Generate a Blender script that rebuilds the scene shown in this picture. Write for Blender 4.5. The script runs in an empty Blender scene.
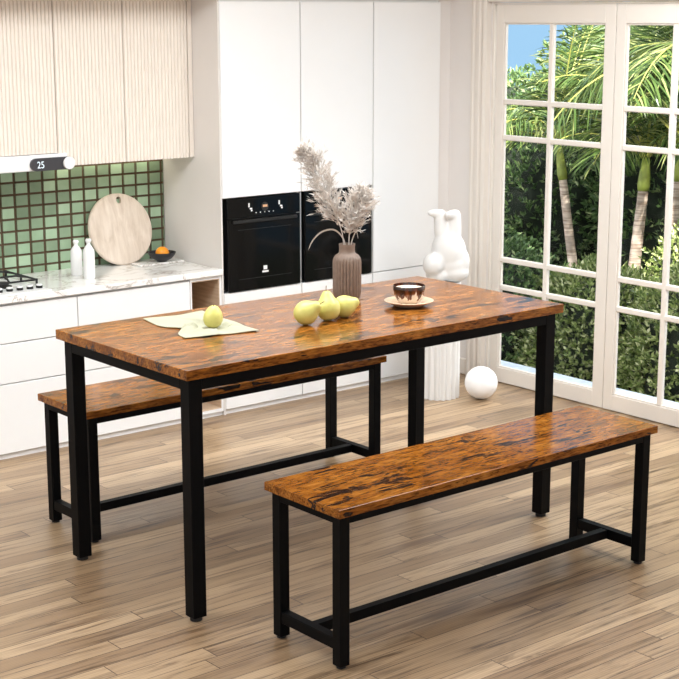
import bpy, bmesh, math, random
from mathutils import Vector, Matrix, noise as mnoise
random.seed(7)
PI = math.pi
sc = bpy.context.scene
C = sc.collection

# ------------------------------------------------------------------ helpers
def tag(o, label=None, cat=None, group=None, kind=None):
    if label: o['label'] = label
    if cat: o['category'] = cat
    if group: o['group'] = group
    if kind: o['kind'] = kind
    return o

def root(name, loc, label=None, cat=None, group=None, kind=None):
    o = bpy.data.objects.new(name, None); C.objects.link(o)
    o.location = loc; o.empty_display_size = .05
    return tag(o, label, cat, group, kind)

def wloc(o):
    v = Vector((0, 0, 0))
    while o is not None:
        v += o.location; o = o.parent
    return v

def obj(name, bm, mats, parent=None, smooth=False, loc=None, angle=None):
    """link one mesh; bm is in world coordinates"""
    me = bpy.data.meshes.new(name)
    org = Vector(loc) if loc is not None else (wloc(parent) if parent else Vector((0, 0, 0)))
    if parent and loc is not None: org = Vector(loc)
    bmesh.ops.translate(bm, verts=bm.verts, vec=-org)
    bm.normal_update()
    bm.to_mesh(me); bm.free()
    if not isinstance(mats, (list, tuple)): mats = [mats]
    for m in mats: me.materials.append(m)
    if smooth:
        me.polygons.foreach_set('use_smooth', [True] * len(me.polygons))
        if angle is not None: me.set_sharp_from_angle(angle=math.radians(angle))
    o = bpy.data.objects.new(name, me); C.objects.link(o)
    if parent:
        o.parent = parent; o.location = org - wloc(parent)
    else:
        o.location = org
    return o

def dup(r, loc, label=None, group=None, rot=None):
    c = r.copy(); C.objects.link(c); c.location = loc
    if rot is not None: c.rotation_euler = rot
    if label: c['label'] = label
    if group: c['group'] = group
    for ch in list(r.children):
        k = ch.copy(); C.objects.link(k); k.parent = c
        for g in list(ch.children):
            d = g.copy(); C.objects.link(d); d.parent = k
    return c

def box(bm, x0, x1, y0, y1, z0, z1, bev=0, mi=0, seg=1):
    vs = [bm.verts.new((x, y, z)) for x in (x0, x1) for y in (y0, y1) for z in (z0, z1)]
    F = [(0, 1, 3, 2), (4, 6, 7, 5), (0, 4, 5, 1), (2, 3, 7, 6), (0, 2, 6, 4), (1, 5, 7, 3)]
    fs = [bm.faces.new([vs[i] for i in f]) for f in F]
    for f in fs: f.material_index = mi
    if bev > 0:
        es = list({e for f in fs for e in f.edges})
        bmesh.ops.bevel(bm, geom=es, offset=bev, segments=seg, profile=.5, affect='EDGES')
    return bm

def B(): return bmesh.new()

def boxbm(*a, **k): return box(B(), *a, **k)

def lathe(bm, prof, c=(0, 0, 0), n=48, rfun=None, mi=0):
    """prof: list of (r,z); closed at axis when r==0"""
    rings = []
    for r, z in prof:
        if r < 1e-6:
            rings.append([bm.verts.new((c[0], c[1], c[2] + z))])
        else:
            ring = []
            for i in range(n):
                a = 2 * PI * i / n
                rr = r * (rfun(a, r, z) if rfun else 1)
                ring.append(bm.verts.new((c[0] + rr * math.cos(a), c[1] + rr * math.sin(a), c[2] + z)))
            rings.append(ring)
    for A, Bq in zip(rings, rings[1:]):
        for i in range(n):
            j = (i + 1) % n
            if len(A) == 1 and len(Bq) == 1: continue
            if len(A) == 1: f = bm.faces.new((A[0], Bq[j], Bq[i]))
            elif len(Bq) == 1: f = bm.faces.new((A[i], A[j], Bq[0]))
            else: f = bm.faces.new((A[i], A[j], Bq[j], Bq[i]))
            f.material_index = mi
    bmesh.ops.recalc_face_normals(bm, faces=bm.faces)
    return bm

def tube(bm, pts, radii, n=8, mi=0):
    pts = [Vector(p) for p in pts]
    if not isinstance(radii, (list, tuple)): radii = [radii] * len(pts)
    rings = []
    up = None
    for i, p in enumerate(pts):
        d = (pts[min(i + 1, len(pts) - 1)] - pts[max(i - 1, 0)]).normalized()
        if up is None: up = d.orthogonal().normalized()
        up = (up - d * up.dot(d)).normalized(); s = d.cross(up)
        rings.append([bm.verts.new(p + radii[i] * (math.cos(2 * PI * k / n) * up + math.sin(2 * PI * k / n) * s)) for k in range(n)])
    for A, Bq in zip(rings, rings[1:]):
        for k in range(n):
            j = (k + 1) % n
            f = bm.faces.new((A[k], A[j], Bq[j], Bq[k])); f.material_index = mi
    for ring, rev in ((rings[0], True), (rings[-1], False)):
        f = bm.faces.new(list(reversed(ring)) if rev else ring); f.material_index = mi
    return bm

def catmull(pts, per=6):
    P = [Vector(p) for p in pts]; P = [2 * P[0] - P[1]] + P + [2 * P[-1] - P[-2]]
    out = []
    for i in range(1, len(P) - 2):
        for k in range(per):
            t = k / per
            out.append(.5 * ((2 * P[i]) + (-P[i - 1] + P[i + 1]) * t + (2 * P[i - 1] - 5 * P[i] + 4 * P[i + 1] - P[i + 2]) * t * t + (-P[i - 1] + 3 * P[i] - 3 * P[i + 1] + P[i + 2]) * t ** 3))
    out.append(P[-2]); return out

def cyl(bm, c, r, h, axis='z', n=24, bev=0, mi=0):
    pr = [(0, 0), (r - bev, 0), (r, bev), (r, h - bev), (r - bev, h), (0, h)] if bev else [(0, 0), (r, 0), (r, h), (0, h)]
    b2 = lathe(B(), pr, n=n)
    if axis == 'y': bmesh.ops.rotate(b2, verts=b2.verts, matrix=Matrix.Rotation(PI / 2, 3, 'X'))   # extends to -y
    if axis == 'x': bmesh.ops.rotate(b2, verts=b2.verts, matrix=Matrix.Rotation(PI / 2, 3, 'Y'))
    bmesh.ops.translate(b2, verts=b2.verts, vec=c)
    for f in b2.faces: f.material_index = mi
    me = bpy.data.meshes.new('tmp'); b2.to_mesh(me); b2.free(); bm.from_mesh(me); bpy.data.meshes.remove(me)
    return bm

def merge(bm, other):
    me = bpy.data.meshes.new('tmp'); other.to_mesh(me); other.free(); bm.from_mesh(me); bpy.data.meshes.remove(me)
    return bm

# ------------------------------------------------------------------ materials
class NT:
    def __init__(s, name):
        s.m = bpy.data.materials.new(name); s.m.use_nodes = True
        s.t = s.m.node_tree; s.n = s.t.nodes; s.l = s.t.links
        s.b = s.n['Principled BSDF']
    def new(s, typ, **k):
        n = s.n.new(typ)
        for a, v in k.items(): setattr(n, a, v)
        return n
    def link(s, a, b): s.l.new(a, b)
    def math(s, op, a, b=None, c=None):
        n = s.new('ShaderNodeMath', operation=op)
        for i, v in enumerate((a, b, c)):
            if v is None: continue
            if hasattr(v, 'links'): s.link(v, n.inputs[i])
            else: n.inputs[i].default_value = v
        return n.outputs[0]
    def coord(s, kind='Object'): return s.new('ShaderNodeTexCoord').outputs[kind]
    def mapping(s, v, scale=(1, 1, 1), loc=(0, 0, 0), rot=(0, 0, 0)):
        n = s.new('ShaderNodeMapping'); s.link(v, n.inputs[0])
        n.inputs['Scale'].default_value = scale; n.inputs['Location'].default_value = loc; n.inputs['Rotation'].default_value = rot
        return n.outputs[0]
    def noise(s, v, scale=5, detail=4, rough=.5, dist=0):
        n = s.new('ShaderNodeTexNoise')
        if v is not None: s.link(v, n.inputs['Vector'])
        n.inputs['Scale'].default_value = scale; n.inputs['Detail'].default_value = detail
        n.inputs['Roughness'].default_value = rough; n.inputs['Distortion'].default_value = dist
        return n.outputs['Fac']
    def ramp(s, f, stops, interp='LINEAR'):
        n = s.new('ShaderNodeValToRGB'); n.color_ramp.interpolation = interp
        e = n.color_ramp.elements
        while len(e) > 1: e.remove(e[-1])
        e[0].position = stops[0][0]; e[0].color = (*stops[0][1], 1)
        for p, c in stops[1:]:
            k = e.new(p); k.color = (*c, 1)
        s.link(f, n.inputs[0]); return n.outputs[0]
    def mix(s, f, a, b, blend='MIX'):
        n = s.new('ShaderNodeMix', data_type='RGBA', blend_type=blend)
        if hasattr(f, 'links'): s.link(f, n.inputs[0])
        else: n.inputs[0].default_value = f
        for i, v in ((6, a), (7, b)):
            if hasattr(v, 'links'): s.link(v, n.inputs[i])
            else: n.inputs[i].default_value = (*v, 1)
        return n.outputs[2]
    def bump(s, h, strength=.2, dist=.01):
        n = s.new('ShaderNodeBump'); s.link(h, n.inputs['Height'])
        n.inputs['Strength'].default_value = strength; n.inputs['Distance'].default_value = dist
        s.link(n.outputs[0], s.b.inputs['Normal'])
    def col(s, c):
        if hasattr(c, 'links'): s.link(c, s.b.inputs['Base Color'])
        else: s.b.inputs['Base Color'].default_value = (*c, 1)

def srgb(r, g, b):
    f = lambda c: (c / 255 / 12.92) if c / 255 <= .04045 else ((c / 255 + .055) / 1.055) ** 2.4
    return (f(r), f(g), f(b))

def plain(name, c, rough=.5, metal=0, coat=0, var=.03, scale=8, spec=.5, bump=0):
    t = NT(name)
    co = t.coord()
    nz = t.noise(co, scale, 3)
    hi = tuple(min(1, x * (1 + var)) for x in c); lo = tuple(x * (1 - var) for x in c)
    t.col(t.ramp(nz, [(.3, lo), (.7, hi)]))
    t.b.inputs['Roughness'].default_value = rough; t.b.inputs['Metallic'].default_value = metal
    t.b.inputs['Coat Weight'].default_value = coat; t.b.inputs['Specular IOR Level'].default_value = spec
    if bump: t.bump(t.noise(co, scale * 12, 4), bump, .002)
    return t.m

def emit(name, c, s):
    t = NT(name); t.col((0, 0, 0)); t.b.inputs['Emission Color'].default_value = (*c, 1); t.b.inputs['Emission Strength'].default_value = s
    return t.m

M = {}
M['wall'] = plain('wall_paint', srgb(228, 223, 219), .6, var=.01)
M['ceil'] = plain('ceiling_paint', (.82, .82, .80), .8, var=.01)
M['white'] = plain('white_lacquer', (.86, .86, .855), .28, var=.005)
M['side'] = plain('shaded_white_panel', srgb(220, 215, 210), .45, var=.01)  # white end panel; its shade is put into the colour
M['trimw'] = plain('door_paint', srgb(224, 217, 208), .42, var=.01)
M['black'] = plain('black_powder_coat', (.0022, .0025, .0032), .5, var=.1, spec=.09)
M['rubber'] = plain('black_rubber', (.008, .008, .008), .7)
M['gap'] = plain('dark_gap', (.06, .055, .05), .8)
M['alu'] = plain('aluminium', (.62, .61, .6), .35, metal=.7)
M['ovenglass'] = plain('black_oven_glass', (.002, .002, .002), .08, var=0, spec=.16)
M['ovenbody'] = plain('black_enamel', (.008, .008, .008), .35)
M['print'] = plain('white_print', (.8, .8, .8), .5, var=0)
M['ceramic'] = plain('white_ceramic', (.85, .85, .84), .25, var=.01)
M['plaster'] = plain('white_plaster', (.74, .73, .71), .65, var=.015, bump=.05)
M['oak'] = None
M['chrome'] = plain('steel', (.6, .6, .6), .2, metal=1)
M['castiron'] = plain('cast_iron', (.012, .012, .012), .5)
M['blackbowl'] = plain('black_stoneware', (.012, .012, .015), .45)
M['pampas'] = plain('dried_pampas', srgb(214, 207, 200), .9, var=.15, scale=30)
M['foam'] = plain('milk_foam', srgb(238, 222, 200), .6, var=.05, scale=60)
M['stem'] = plain('pear_stem', srgb(110, 80, 45), .8)
M['sphere'] = plain('white_globe', (.9, .9, .9), .35, var=0)
M['charcoal'] = plain('charcoal_panel', srgb(58, 58, 62), .3, var=.02)
M['digit'] = emit('lit_digits', (.85, .95, 1), 1.2)
M['orange_digit'] = emit('amber_display', (1, .55, .3), .8)
M['led'] = emit('led_diffuser', (1, .93, .72), 1.6)
M['lamp'] = emit('ceiling_fill_diffuser', (1, .97, .92), 6)  # unused glow for the added ceiling fill

def oak():
    t = NT('pale_oak'); co = t.coord()
    v = t.mapping(co, (3, 3, 40))
    t.col(t.ramp(t.noise(v, 2, 5), [(.3, srgb(188, 160, 132)), (.7, srgb(214, 190, 164))]))
    t.b.inputs['Roughness'].default_value = .55; return t.m
M['oak'] = oak()

def rustic():
    t = NT('rustic_brown_wood'); co = t.coord()
    oi = t.new('ShaderNodeObjectInfo')
    off = t.new('ShaderNodeCombineXYZ'); t.link(t.math('MULTIPLY', oi.outputs['Random'], 7.), off.inputs[0]); t.link(t.math('MULTIPLY', oi.outputs['Random'], 3.), off.inputs[1])
    add = t.new('ShaderNodeVectorMath', operation='ADD'); t.link(co, add.inputs[0]); t.link(off.outputs[0], add.inputs[1])
    v = add.outputs[0]
    broad = t.noise(t.mapping(v, (5, 18, 18)), 1.5, 8, .74, .3)
    base = t.ramp(broad, [(.30, srgb(84, 47, 14)), (.45, srgb(128, 76, 24)), (.55, srgb(150, 94, 32)), (.72, srgb(172, 120, 54))])
    grain = t.noise(t.mapping(v, (20, 170, 170)), 1.0, 2, .6, .6)
    g = t.ramp(grain, [(.34, (.36, .28, .22)), (.46, (.84, .80, .76)), (.56, (1.03, 1.01, 1.0)), (.70, (1.35, 1.28, 1.15))])
    c = t.mix(.95, base, g, 'MULTIPLY')
    fib = t.noise(t.mapping(v, (30, 210, 210), rot=(0, 0, .2)), 1.0, 2, .6, 1.0)
    fm = t.ramp(fib, [(.55, (0, 0, 0)), (.60, (1, 1, 1))])
    zone = t.ramp(t.noise(t.mapping(v, (2.5, 6, 6)), 1.7, 3, .6), [(.42, (.1, .1, .1)), (.62, (.85, .85, .85))])
    fmz = t.math('MULTIPLY', fm, zone)
    c = t.mix(fmz, c, srgb(44, 22, 9))
    # charred patches broken by fine stripes along the grain
    patch = t.ramp(t.noise(t.mapping(v, (4.2, 11, 11), loc=(3, 1, 0)), 1.5, 3, .6, .4), [(.585, (0, 0, 0)), (.61, (1, 1, 1))])
    strp = t.ramp(t.noise(t.mapping(v, (9, 150, 150), loc=(1, 2, 0)), 1.0, 2, .6, .3), [(.40, (0, 0, 0)), (.47, (1, 1, 1))])
    pm = t.math('MULTIPLY', patch, strp)
    c = t.mix(pm, c, srgb(26, 18, 17))
    t.col(c)
    t.link(t.math('MULTIPLY_ADD', grain, .10, .12), t.b.inputs['Roughness'])
    t.b.inputs['Specular IOR Level'].default_value = .27
    t.bump(grain, .08, .001)
    return t.m
M['rustic'] = rustic()

def floor_mat():
    t = NT('oak_strip_floor'); co = t.coord()
    s = t.new('ShaderNodeSeparateXYZ'); t.link(co, s.inputs[0])
    W, L = .070, 1.05
    ry = t.math('DIVIDE', s.outputs[1], W); row = t.math('FLOOR', ry); fy = t.math('SUBTRACT', ry, row)
    wn = t.new('ShaderNodeTexWhiteNoise', noise_dimensions='1D'); t.link(row, wn.inputs['W'])
    rx = t.math('ADD', t.math('DIVIDE', s.outputs[0], L), t.math('MULTIPLY', wn.outputs['Value'], 7.3))
    ix = t.math('FLOOR', rx); fx = t.math('SUBTRACT', rx, ix)
    cb = t.new('ShaderNodeCombineXYZ'); t.link(row, cb.inputs[0]); t.link(ix, cb.inputs[1])
    w2 = t.new('ShaderNodeTexWhiteNoise', noise_dimensions='3D'); t.link(cb.outputs[0], w2.inputs['Vector'])
    rnd = w2.outputs['Value']
    base = t.ramp(rnd, [(0, srgb(146, 121, 94)), (.3, srgb(160, 135, 106)), (.65, srgb(172, 147, 117)), (1, srgb(190, 165, 134))])
    gv = t.new('ShaderNodeCombineXYZ')
    t.link(t.math('MULTIPLY_ADD', rnd, 37., t.math('MULTIPLY', s.outputs[0], 1.7)), gv.inputs[0])
    t.link(t.math('MULTIPLY_ADD', rnd, 11., t.math('MULTIPLY', s.outputs[1], 34.)), gv.inputs[1])
    grain = t.noise(gv.outputs[0], 1.5, 6, .65, .9)
    g = t.ramp(grain, [(.33, (.24, .20, .17)), (.42, (.66, .62, .58)), (.50, (.98, .96, .94)), (.68, (1.14, 1.12, 1.09))])
    c = t.mix(.9, base, g, 'MULTIPLY')
    # rings / cathedral lines
    wv = t.new('ShaderNodeTexWave', wave_type='BANDS', bands_direction='Y'); t.link(gv.outputs[0], wv.inputs['Vector'])
    wv.inputs['Scale'].default_value = 1.1; wv.inputs['Distortion'].default_value = 6; wv.inputs['Detail'].default_value = 2; wv.inputs['Detail Scale'].default_value = .6
    c = t.mix(.6, c, t.ramp(wv.outputs['Fac'], [(0, (.72, .68, .64)), (.35, (1, 1, 1)), (1, (1.05, 1.05, 1.04))]), 'MULTIPLY')
    kn = t.noise(t.mapping(gv.outputs[0], (.5, .22, 1)), 1.2, 3, .5)
    c = t.mix(t.ramp(kn, [(.60, (0, 0, 0)), (.70, (.7, .7, .7))]), c, srgb(92, 66, 48))
    ey = t.math('MINIMUM', fy, t.math('SUBTRACT', 1, fy)); ex = t.math('MINIMUM', fx, t.math('SUBTRACT', 1, fx))
    my = t.math('LESS_THAN', ey, .018); mx = t.math('LESS_THAN', ex, .0014)
    seam = t.math('MAXIMUM', my, mx)
    c = t.mix(t.math('MULTIPLY', seam, .9), c, srgb(62, 44, 32))
    t.col(c)
    t.link(t.math('MULTIPLY_ADD', grain, .2, .26), t.b.inputs['Roughness'])
    h = t.math('SUBTRACT', grain, t.math('MULTIPLY', seam, 2.))
    t.bump(h, .12, .001)
    return t.m
M['floor'] = floor_mat()

def marble():
    t = NT('white_marble'); co = t.coord()
    d = t.noise(t.mapping(co, (1, 1.6, 1)), 3, 6, .6, 1.5)
    v = t.math('ABSOLUTE', t.math('SUBTRACT', d, .5))
    veins = t.ramp(v, [(0, srgb(176, 168, 160)), (.010, srgb(226, 221, 216)), (.03, srgb(243, 242, 240)), (1, srgb(248, 247, 246))])
    big = t.ramp(t.noise(co, 2.2, 3), [(.42, (1, 1, 1)), (.6, (.93, .92, .9))])
    t.col(t.mix(1, veins, big, 'MULTIPLY')); t.b.inputs['Roughness'].default_value = .12
    return t.m
M['marble'] = marble()

def island_col(name, stops, rough=.4, extra=None, spec=.5, trans=0):
    t = NT(name); g = t.new('ShaderNodeNewGeometry')
    c = t.ramp(g.outputs['Random Per Island'], stops)
    if extra: c = t.mix(.6, c, t.ramp(t.noise(t.coord(), extra, 3), [(.3, (.85, .87, .85)), (.7, (1.1, 1.1, 1.1))]), 'MULTIPLY')
    t.col(c); t.b.inputs['Roughness'].default_value = rough; t.b.inputs['Specular IOR Level'].default_value = spec
    if trans:
        tr = t.new('ShaderNodeBsdfTranslucent'); t.link(c, tr.inputs[0])
        mx = t.new('ShaderNodeMixShader'); mx.inputs[0].default_value = trans
        t.link(t.b.outputs[0], mx.inputs[1]); t.link(tr.outputs[0], mx.inputs[2])
        t.link(mx.outputs[0], t.n['Material Output'].inputs[0])
    return t.m
M['tile'] = island_col('green_glazed_tile', [(0, srgb(118, 138, 112)), (.35, srgb(134, 156, 128)), (.7, srgb(152, 178, 148)), (1, srgb(168, 192, 162))], .22, 20)
M['grout'] = plain('brown_grout', srgb(82, 64, 44), .85)
M['leaf_dark'] = island_col('dark_hedge_leaf', [(0, (.05, .10, .035)), (.5, (.11, .20, .065)), (.85, (.22, .34, .12)), (1, (.55, .62, .32))], .4, trans=.15)
M['leaf_light'] = island_col('shrub_leaf', [(0, (.07, .11, .03)), (.4, (.17, .24, .06)), (.8, (.42, .48, .18)), (1, (.8, .8, .5))], .35, trans=.2)
M['leaf_core'] = plain('shrub_shade_core', (.008, .016, .006), .9, var=.4, scale=20)  # dark green puts the shade inside the foliage into the colour
M['frond'] = island_col('palm_frond', [(0, (.02, .045, .012)), (.4, (.075, .14, .03)), (.8, (.20, .28, .07)), (1, (.52, .56, .24))], .35, trans=.25)
M['rachis'] = plain('palm_rachis', (.42, .42, .10), .5)
M['shaft'] = plain('palm_crownshaft', (.42, .50, .10), .4, var=.25, scale=14)
def trunk_mat():
    t = NT('palm_trunk'); co = t.coord()
    w = t.noise(t.mapping(co, (4, 4, 60)), 1.5, 3)
    t.col(t.mix(.8, t.ramp(w, [(.35, srgb(190, 165, 146)), (.6, srgb(245, 232, 220))]), t.ramp(t.noise(co, 9, 3), [(.4, (.6, .55, .5)), (.6, (1.15, 1.1, 1.05))]), 'MULTIPLY'))
    t.b.inputs['Roughness'].default_value = .8; return t.m
M['trunk'] = trunk_mat()
M['patio'] = plain('pale_blue_stone', srgb(214, 224, 236), .6, var=.12, scale=25)
M['soil'] = plain('garden_soil', (.035, .04, .018), .95, var=.3)

def ribbed():
    t = NT('pale_ribbed_veneer'); co = t.coord()
    t.col(t.ramp(t.noise(t.mapping(co, (60, 60, 2)), 1.5, 4), [(.3, srgb(232, 223, 212)), (.7, srgb(234, 225, 214))]))
    t.b.inputs['Roughness'].default_value = .5; return t.m
M['ribbed'] = ribbed()

def board_mat():
    t = NT('pale_board_wood'); co = t.coord()
    a = t.noise(t.mapping(co, (26, 20, 2.2)), 1.5, 6, .6, .6)
    t.col(t.ramp(a, [(.3, srgb(196, 178, 160)), (.55, srgb(215, 200, 184)), (.75, srgb(228, 216, 202))]))
    t.b.inputs['Roughness'].default_value = .55; return t.m
M['board'] = board_mat()

def saucer_mat():
    t = NT('pale_grain_saucer'); co = t.coord()
    a = t.noise(t.mapping(co, (10, 60, 20)), 1.5, 4, .6, .6)
    t.col(t.ramp(a, [(.3, srgb(188, 150, 118)), (.6, srgb(222, 196, 168))])); t.b.inputs['Roughness'].default_value = .35; return t.m
M['saucer'] = saucer_mat()

def cup_mat():
    t = NT('drip_glazed_cup'); co = t.coord()
    s = t.new('ShaderNodeSeparateXYZ'); t.link(co, s.inputs[0])
    d = t.noise(t.mapping(co, (34, 34, 3)), 1.2, 3, .6)
    z = t.math('ADD', s.outputs[2], t.math('MULTIPLY', t.math('SUBTRACT', d, .5), .16))
    k = t.ramp(z, [(.020, srgb(236, 224, 206)), (.024, srgb(120, 68, 38)), (.040, srgb(76, 38, 22)), (.056, srgb(40, 20, 13))])
    t.col(k); t.b.inputs['Roughness'].default_value = .08; t.b.inputs['Coat Weight'].default_value = .4
    return t.m
M['cup'] = cup_mat()

def vase_mat():
    t = NT('taupe_matte_ceramic'); co = t.coord()
    t.col(t.ramp(t.noise(co, 70, 3), [(.3, srgb(116, 98, 86)), (.7, srgb(130, 111, 98))])); t.b.inputs['Roughness'].default_value = .55
    return t.m
M['vase'] = vase_mat()

def pear_mat():
    t = NT('pear_skin'); co = t.coord()
    c = t.ramp(t.noise(co, 14, 3), [(.3, srgb(192, 190, 100)), (.6, srgb(212, 204, 122)), (.8, srgb(222, 210, 140))])
    sp = t.ramp(t.noise(co, 260, 2), [(.62, (1, 1, 1)), (.72, (.8, .72, .5))])
    t.col(t.mix(.7, c, sp, 'MULTIPLY')); t.b.inputs['Roughness'].default_value = .38
    t.b.inputs['Subsurface Weight'].default_value = .0; t.b.inputs['Subsurface Radius'].default_value = (.01, .008, .003)
    return t.m
M['pear'] = pear_mat()

def orange_mat():
    t = NT('orange_peel'); co = t.coord()
    t.col(t.ramp(t.noise(co, 20, 3), [(.3, srgb(240, 140, 10)), (.7, srgb(252, 172, 40))])); t.b.inputs['Roughness'].default_value = .4
    t.bump(t.noise(co, 300, 2), .2, .001); return t.m
M['orange'] = orange_mat()

def cloth_mat():
    t = NT('linen_napkin'); co = t.coord()
    w = t.noise(t.mapping(co, (400, 400, 10)), 1, 2)
    t.col(t.ramp(w, [(.3, srgb(160, 159, 137)), (.7, srgb(178, 177, 154))])); t.b.inputs['Roughness'].default_value = .9
    t.bump(w, .15, .0008); return t.m
M['cloth'] = cloth_mat()

def glass():
    t = NT('window_glass')
    tr = t.new('ShaderNodeBsdfTransparent'); gl = t.new('ShaderNodeBsdfGlossy'); gl.inputs['Roughness'].default_value = .01
    fr = t.new('ShaderNodeFresnel'); fr.inputs[0].default_value = 1.1
    mx = t.new('ShaderNodeMixShader'); t.link(fr.outputs[0], mx.inputs[0]); t.link(tr.outputs[0], mx.inputs[1]); t.link(gl.outputs[0], mx.inputs[2])
    t.link(mx.outputs[0], t.n['Material Output'].inputs[0]); return t.m
M['glass'] = glass()

# ------------------------------------------------------------------ camera
CAMZ = 1.7045; YAW = .6906; PIT = .2129; ROLL = -.0011
cd = bpy.data.cameras.new('camera'); cam = bpy.data.objects.new('camera', cd); C.objects.link(cam); sc.camera = cam
cd.sensor_width = 36; cd.lens = 79.68; cd.clip_start = .05; cd.clip_end = 200
f = Vector((math.sin(YAW) * math.cos(PIT), math.cos(YAW) * math.cos(PIT), -math.sin(PIT)))
r = Vector((math.cos(YAW), -math.sin(YAW), 0)); u = r.cross(f)
r2 = math.cos(ROLL) * r + math.sin(ROLL) * u; u2 = -math.sin(ROLL) * r + math.cos(ROLL) * u
m = Matrix((r2, u2, -f)).transposed().to_4x4(); m.translation = (0, 0, CAMZ); cam.matrix_world = m
RGT = Vector((math.cos(YAW), -math.sin(YAW), 0))      # viewer's right, used only to orient posed ornaments
FWD = Vector((math.sin(YAW), math.cos(YAW), 0))

# ------------------------------------------------------------------ room shell
XW, YC, YB = 4.985, 5.194, 5.64        # right wall face, cabinet fronts, back wall face
ZC = 2.2
def struct(name, bm, mats, parent=None, **k):
    o = obj(name, bm, mats, parent, **k)
    if not parent: o['kind'] = 'structure'
    return o
struct('floor', boxbm(-5, XW + .045, -4, YB + .2, -.1, 0), M['floor'])
struct('ceiling', boxbm(-5, XW + .045, -4, YB + .2, ZC, ZC + .1), M['ceil'])
# back wall with mosaic
bm = boxbm(-5, XW + .045, YB, YB + .2, 0, ZC)
struct('wall_back', bm, M['wall'])
bm = boxbm(1.2, 3.641, YB - .006, YB - .0005, .60, 1.16, mi=0)
px, pz = .0652, .0505
k = 0
x = 3.630
while x > 1.25:
    z = .6245
    while z < 1.15:
        x1 = min(x + px - .006, 3.6405)
        box(bm, x + .003, x1, YB - .0105, YB - .003, z + .0032, z + pz - .0032, bev=.0015, mi=1)
        z += pz
    x -= px
bs = struct('trim_1', bm, [M['grout'], M['tile']])
bs['label'] = 'green square mosaic tile splashback with brown grout'
# soffit above the kitchen units
struct('trim_2', boxbm(1.0, XW - .001, YC - .06, YB - .001, 1.782, ZC - .001), M['wall'])
# right wall with door opening  Y 3.50..4.935
OY0, OY1, OZ = 3.475, 4.935, 1.757
bm = B()
box(bm, XW, XW + .045, OY1, YB - .001, 0, ZC)
box(bm, XW, XW + .045, -4, OY0, 0, ZC)
box(bm, XW, XW + .045, OY0, OY1, OZ, ZC)
struct('wall_right', bm, M['wall'])
# casing: stepped profile extruded (left side), head
def casing_profile(bm, y0, y1, z0, z1):
    n = 5; w = (y1 - y0)
    prof = [(0, .030), (.14, .034), (.2, .022), (.34, .020), (.40, .030), (.50, .030), (.56, .016), (.74, .016), (.8, .024), (.92, .022), (1, .010)]
    for (a, d0), (b, d1) in zip(prof, prof[1:]):
        ya, yb = y0 + a * w, y0 + b * w
        vs = [bm.verts.new(p) for p in ((XW - .0005, ya, z0), (XW - d0, ya, z0), (XW - d1, yb, z0), (XW - .0005, yb, z0),
                                        (XW - .0005, ya, z1), (XW - d0, ya, z1), (XW - d1, yb, z1), (XW - .0005, yb, z1))]
        for q in ((0, 1, 2, 3), (7, 6, 5, 4), (1, 5, 6, 2), (0, 4, 5, 1), (3, 2, 6, 7)):
            bm.faces.new([vs[i] for i in q])
bm = B(); casing_profile(bm, 4.945, 5.06, 0, OZ + .1)
bmesh.ops.recalc_face_normals(bm, faces=bm.faces)
struct('trim_3', bm, M['trimw'])
bm = B(); casing_profile(bm, 3.465, 3.35, 0, OZ + .1); bmesh.ops.recalc_face_normals(bm, faces=bm.faces)
struct('trim_4', bm, M['trimw'])
bm = boxbm(XW - .028, XW - .0005, 3.466, 4.944, OZ + .004, OZ + .1, bev=.004)
struct('trim_5', bm, M['trimw'])
# wall mouldings between corner and casing
bm = B()
box(bm, XW - .008, XW - .0005, 5.245, 5.262, .085, ZC - .01, bev=.003)
box(bm, XW - .006, XW - .0005, 5.215, 5.226, .085, ZC - .01, bev=.002)
struct('trim_6', bm, M['wall'])
bm = boxbm(XW - .014, XW - .0005, 5.062, YB - .02, .0005, .08, bev=.004)
struct('baseboard_right', bm, M['trimw'])
struct('trim_8', boxbm(4.9075, XW - .0005, 5.212, YB - .013, .0005, 1.7815), M['wall'])
# door lining
bm = B()
box(bm, XW - .0005, XW + .044, 4.926, 4.9345, .0005, OZ - .001)
box(bm, XW - .0005, XW + .044, 3.4755, 3.484, .0005, OZ - .001)
box(bm, XW - .0005, XW + .044, 3.484, 4.926, OZ - .008, OZ - .001)
struct('trim_7', bm, M['trimw'])

def door_leaf(idx, y0, y1, g0, g1, mun):
    rt = root('door_%d' % idx, (XW, y0, 0), kind='structure')
    xa, xb = XW + .002, XW + .030
    z0, z1, gz0, gz1 = .004, 1.7485, .074, 1.667
    bm = B()
    box(bm, xa, xb, y0, g0, z0, z1, bev=.002); box(bm, xa, xb, g1, y1, z0, z1, bev=.002)
    box(bm, xa, xb, g0 - .001, g1 + .001, z0, gz0, bev=.002); box(bm, xa, xb, g0 - .001, g1 + .001, gz1, z1, bev=.002)
    # inner bead
    e = .007
    for a in ((g0 - .0005, g0 + e, gz0, gz1), (g1 - e, g1 + .0005, gz0, gz1)):
        box(bm, xa + .006, xb - .006, *a, bev=.002)
    for a in ((gz0 - .0005, gz0 + e), (gz1 - e, gz1 + .0005)):
        box(bm, xa + .006, xb - .006, g0, g1, *a, bev=.002)
    fr = obj('door_frame', bm, M['trimw'], rt)
    bm = B()
    box(bm, xa + .002, xb - .002, mun - .0125, mun + .0125, gz0, gz1, bev=.004)
    for zz in (1.316, 1.153, .588, .457):
        box(bm, xa + .003, xb - .003, g0, g1, zz - .012, zz + .012, bev=.004)
    obj('muntin', bm, M['trimw'], rt)
    obj('glass_pane', boxbm(xa + .018, xa + .021, g0 + .001, g1 - .001, gz0 + .001, gz1 - .001), M['glass'], rt)
    return rt
door_leaf(1, 4.217, 4.914, 4.275, 4.866, 4.582)
door_leaf(2, 3.49, 4.213, 3.57, 4.163, 3.909)

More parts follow.
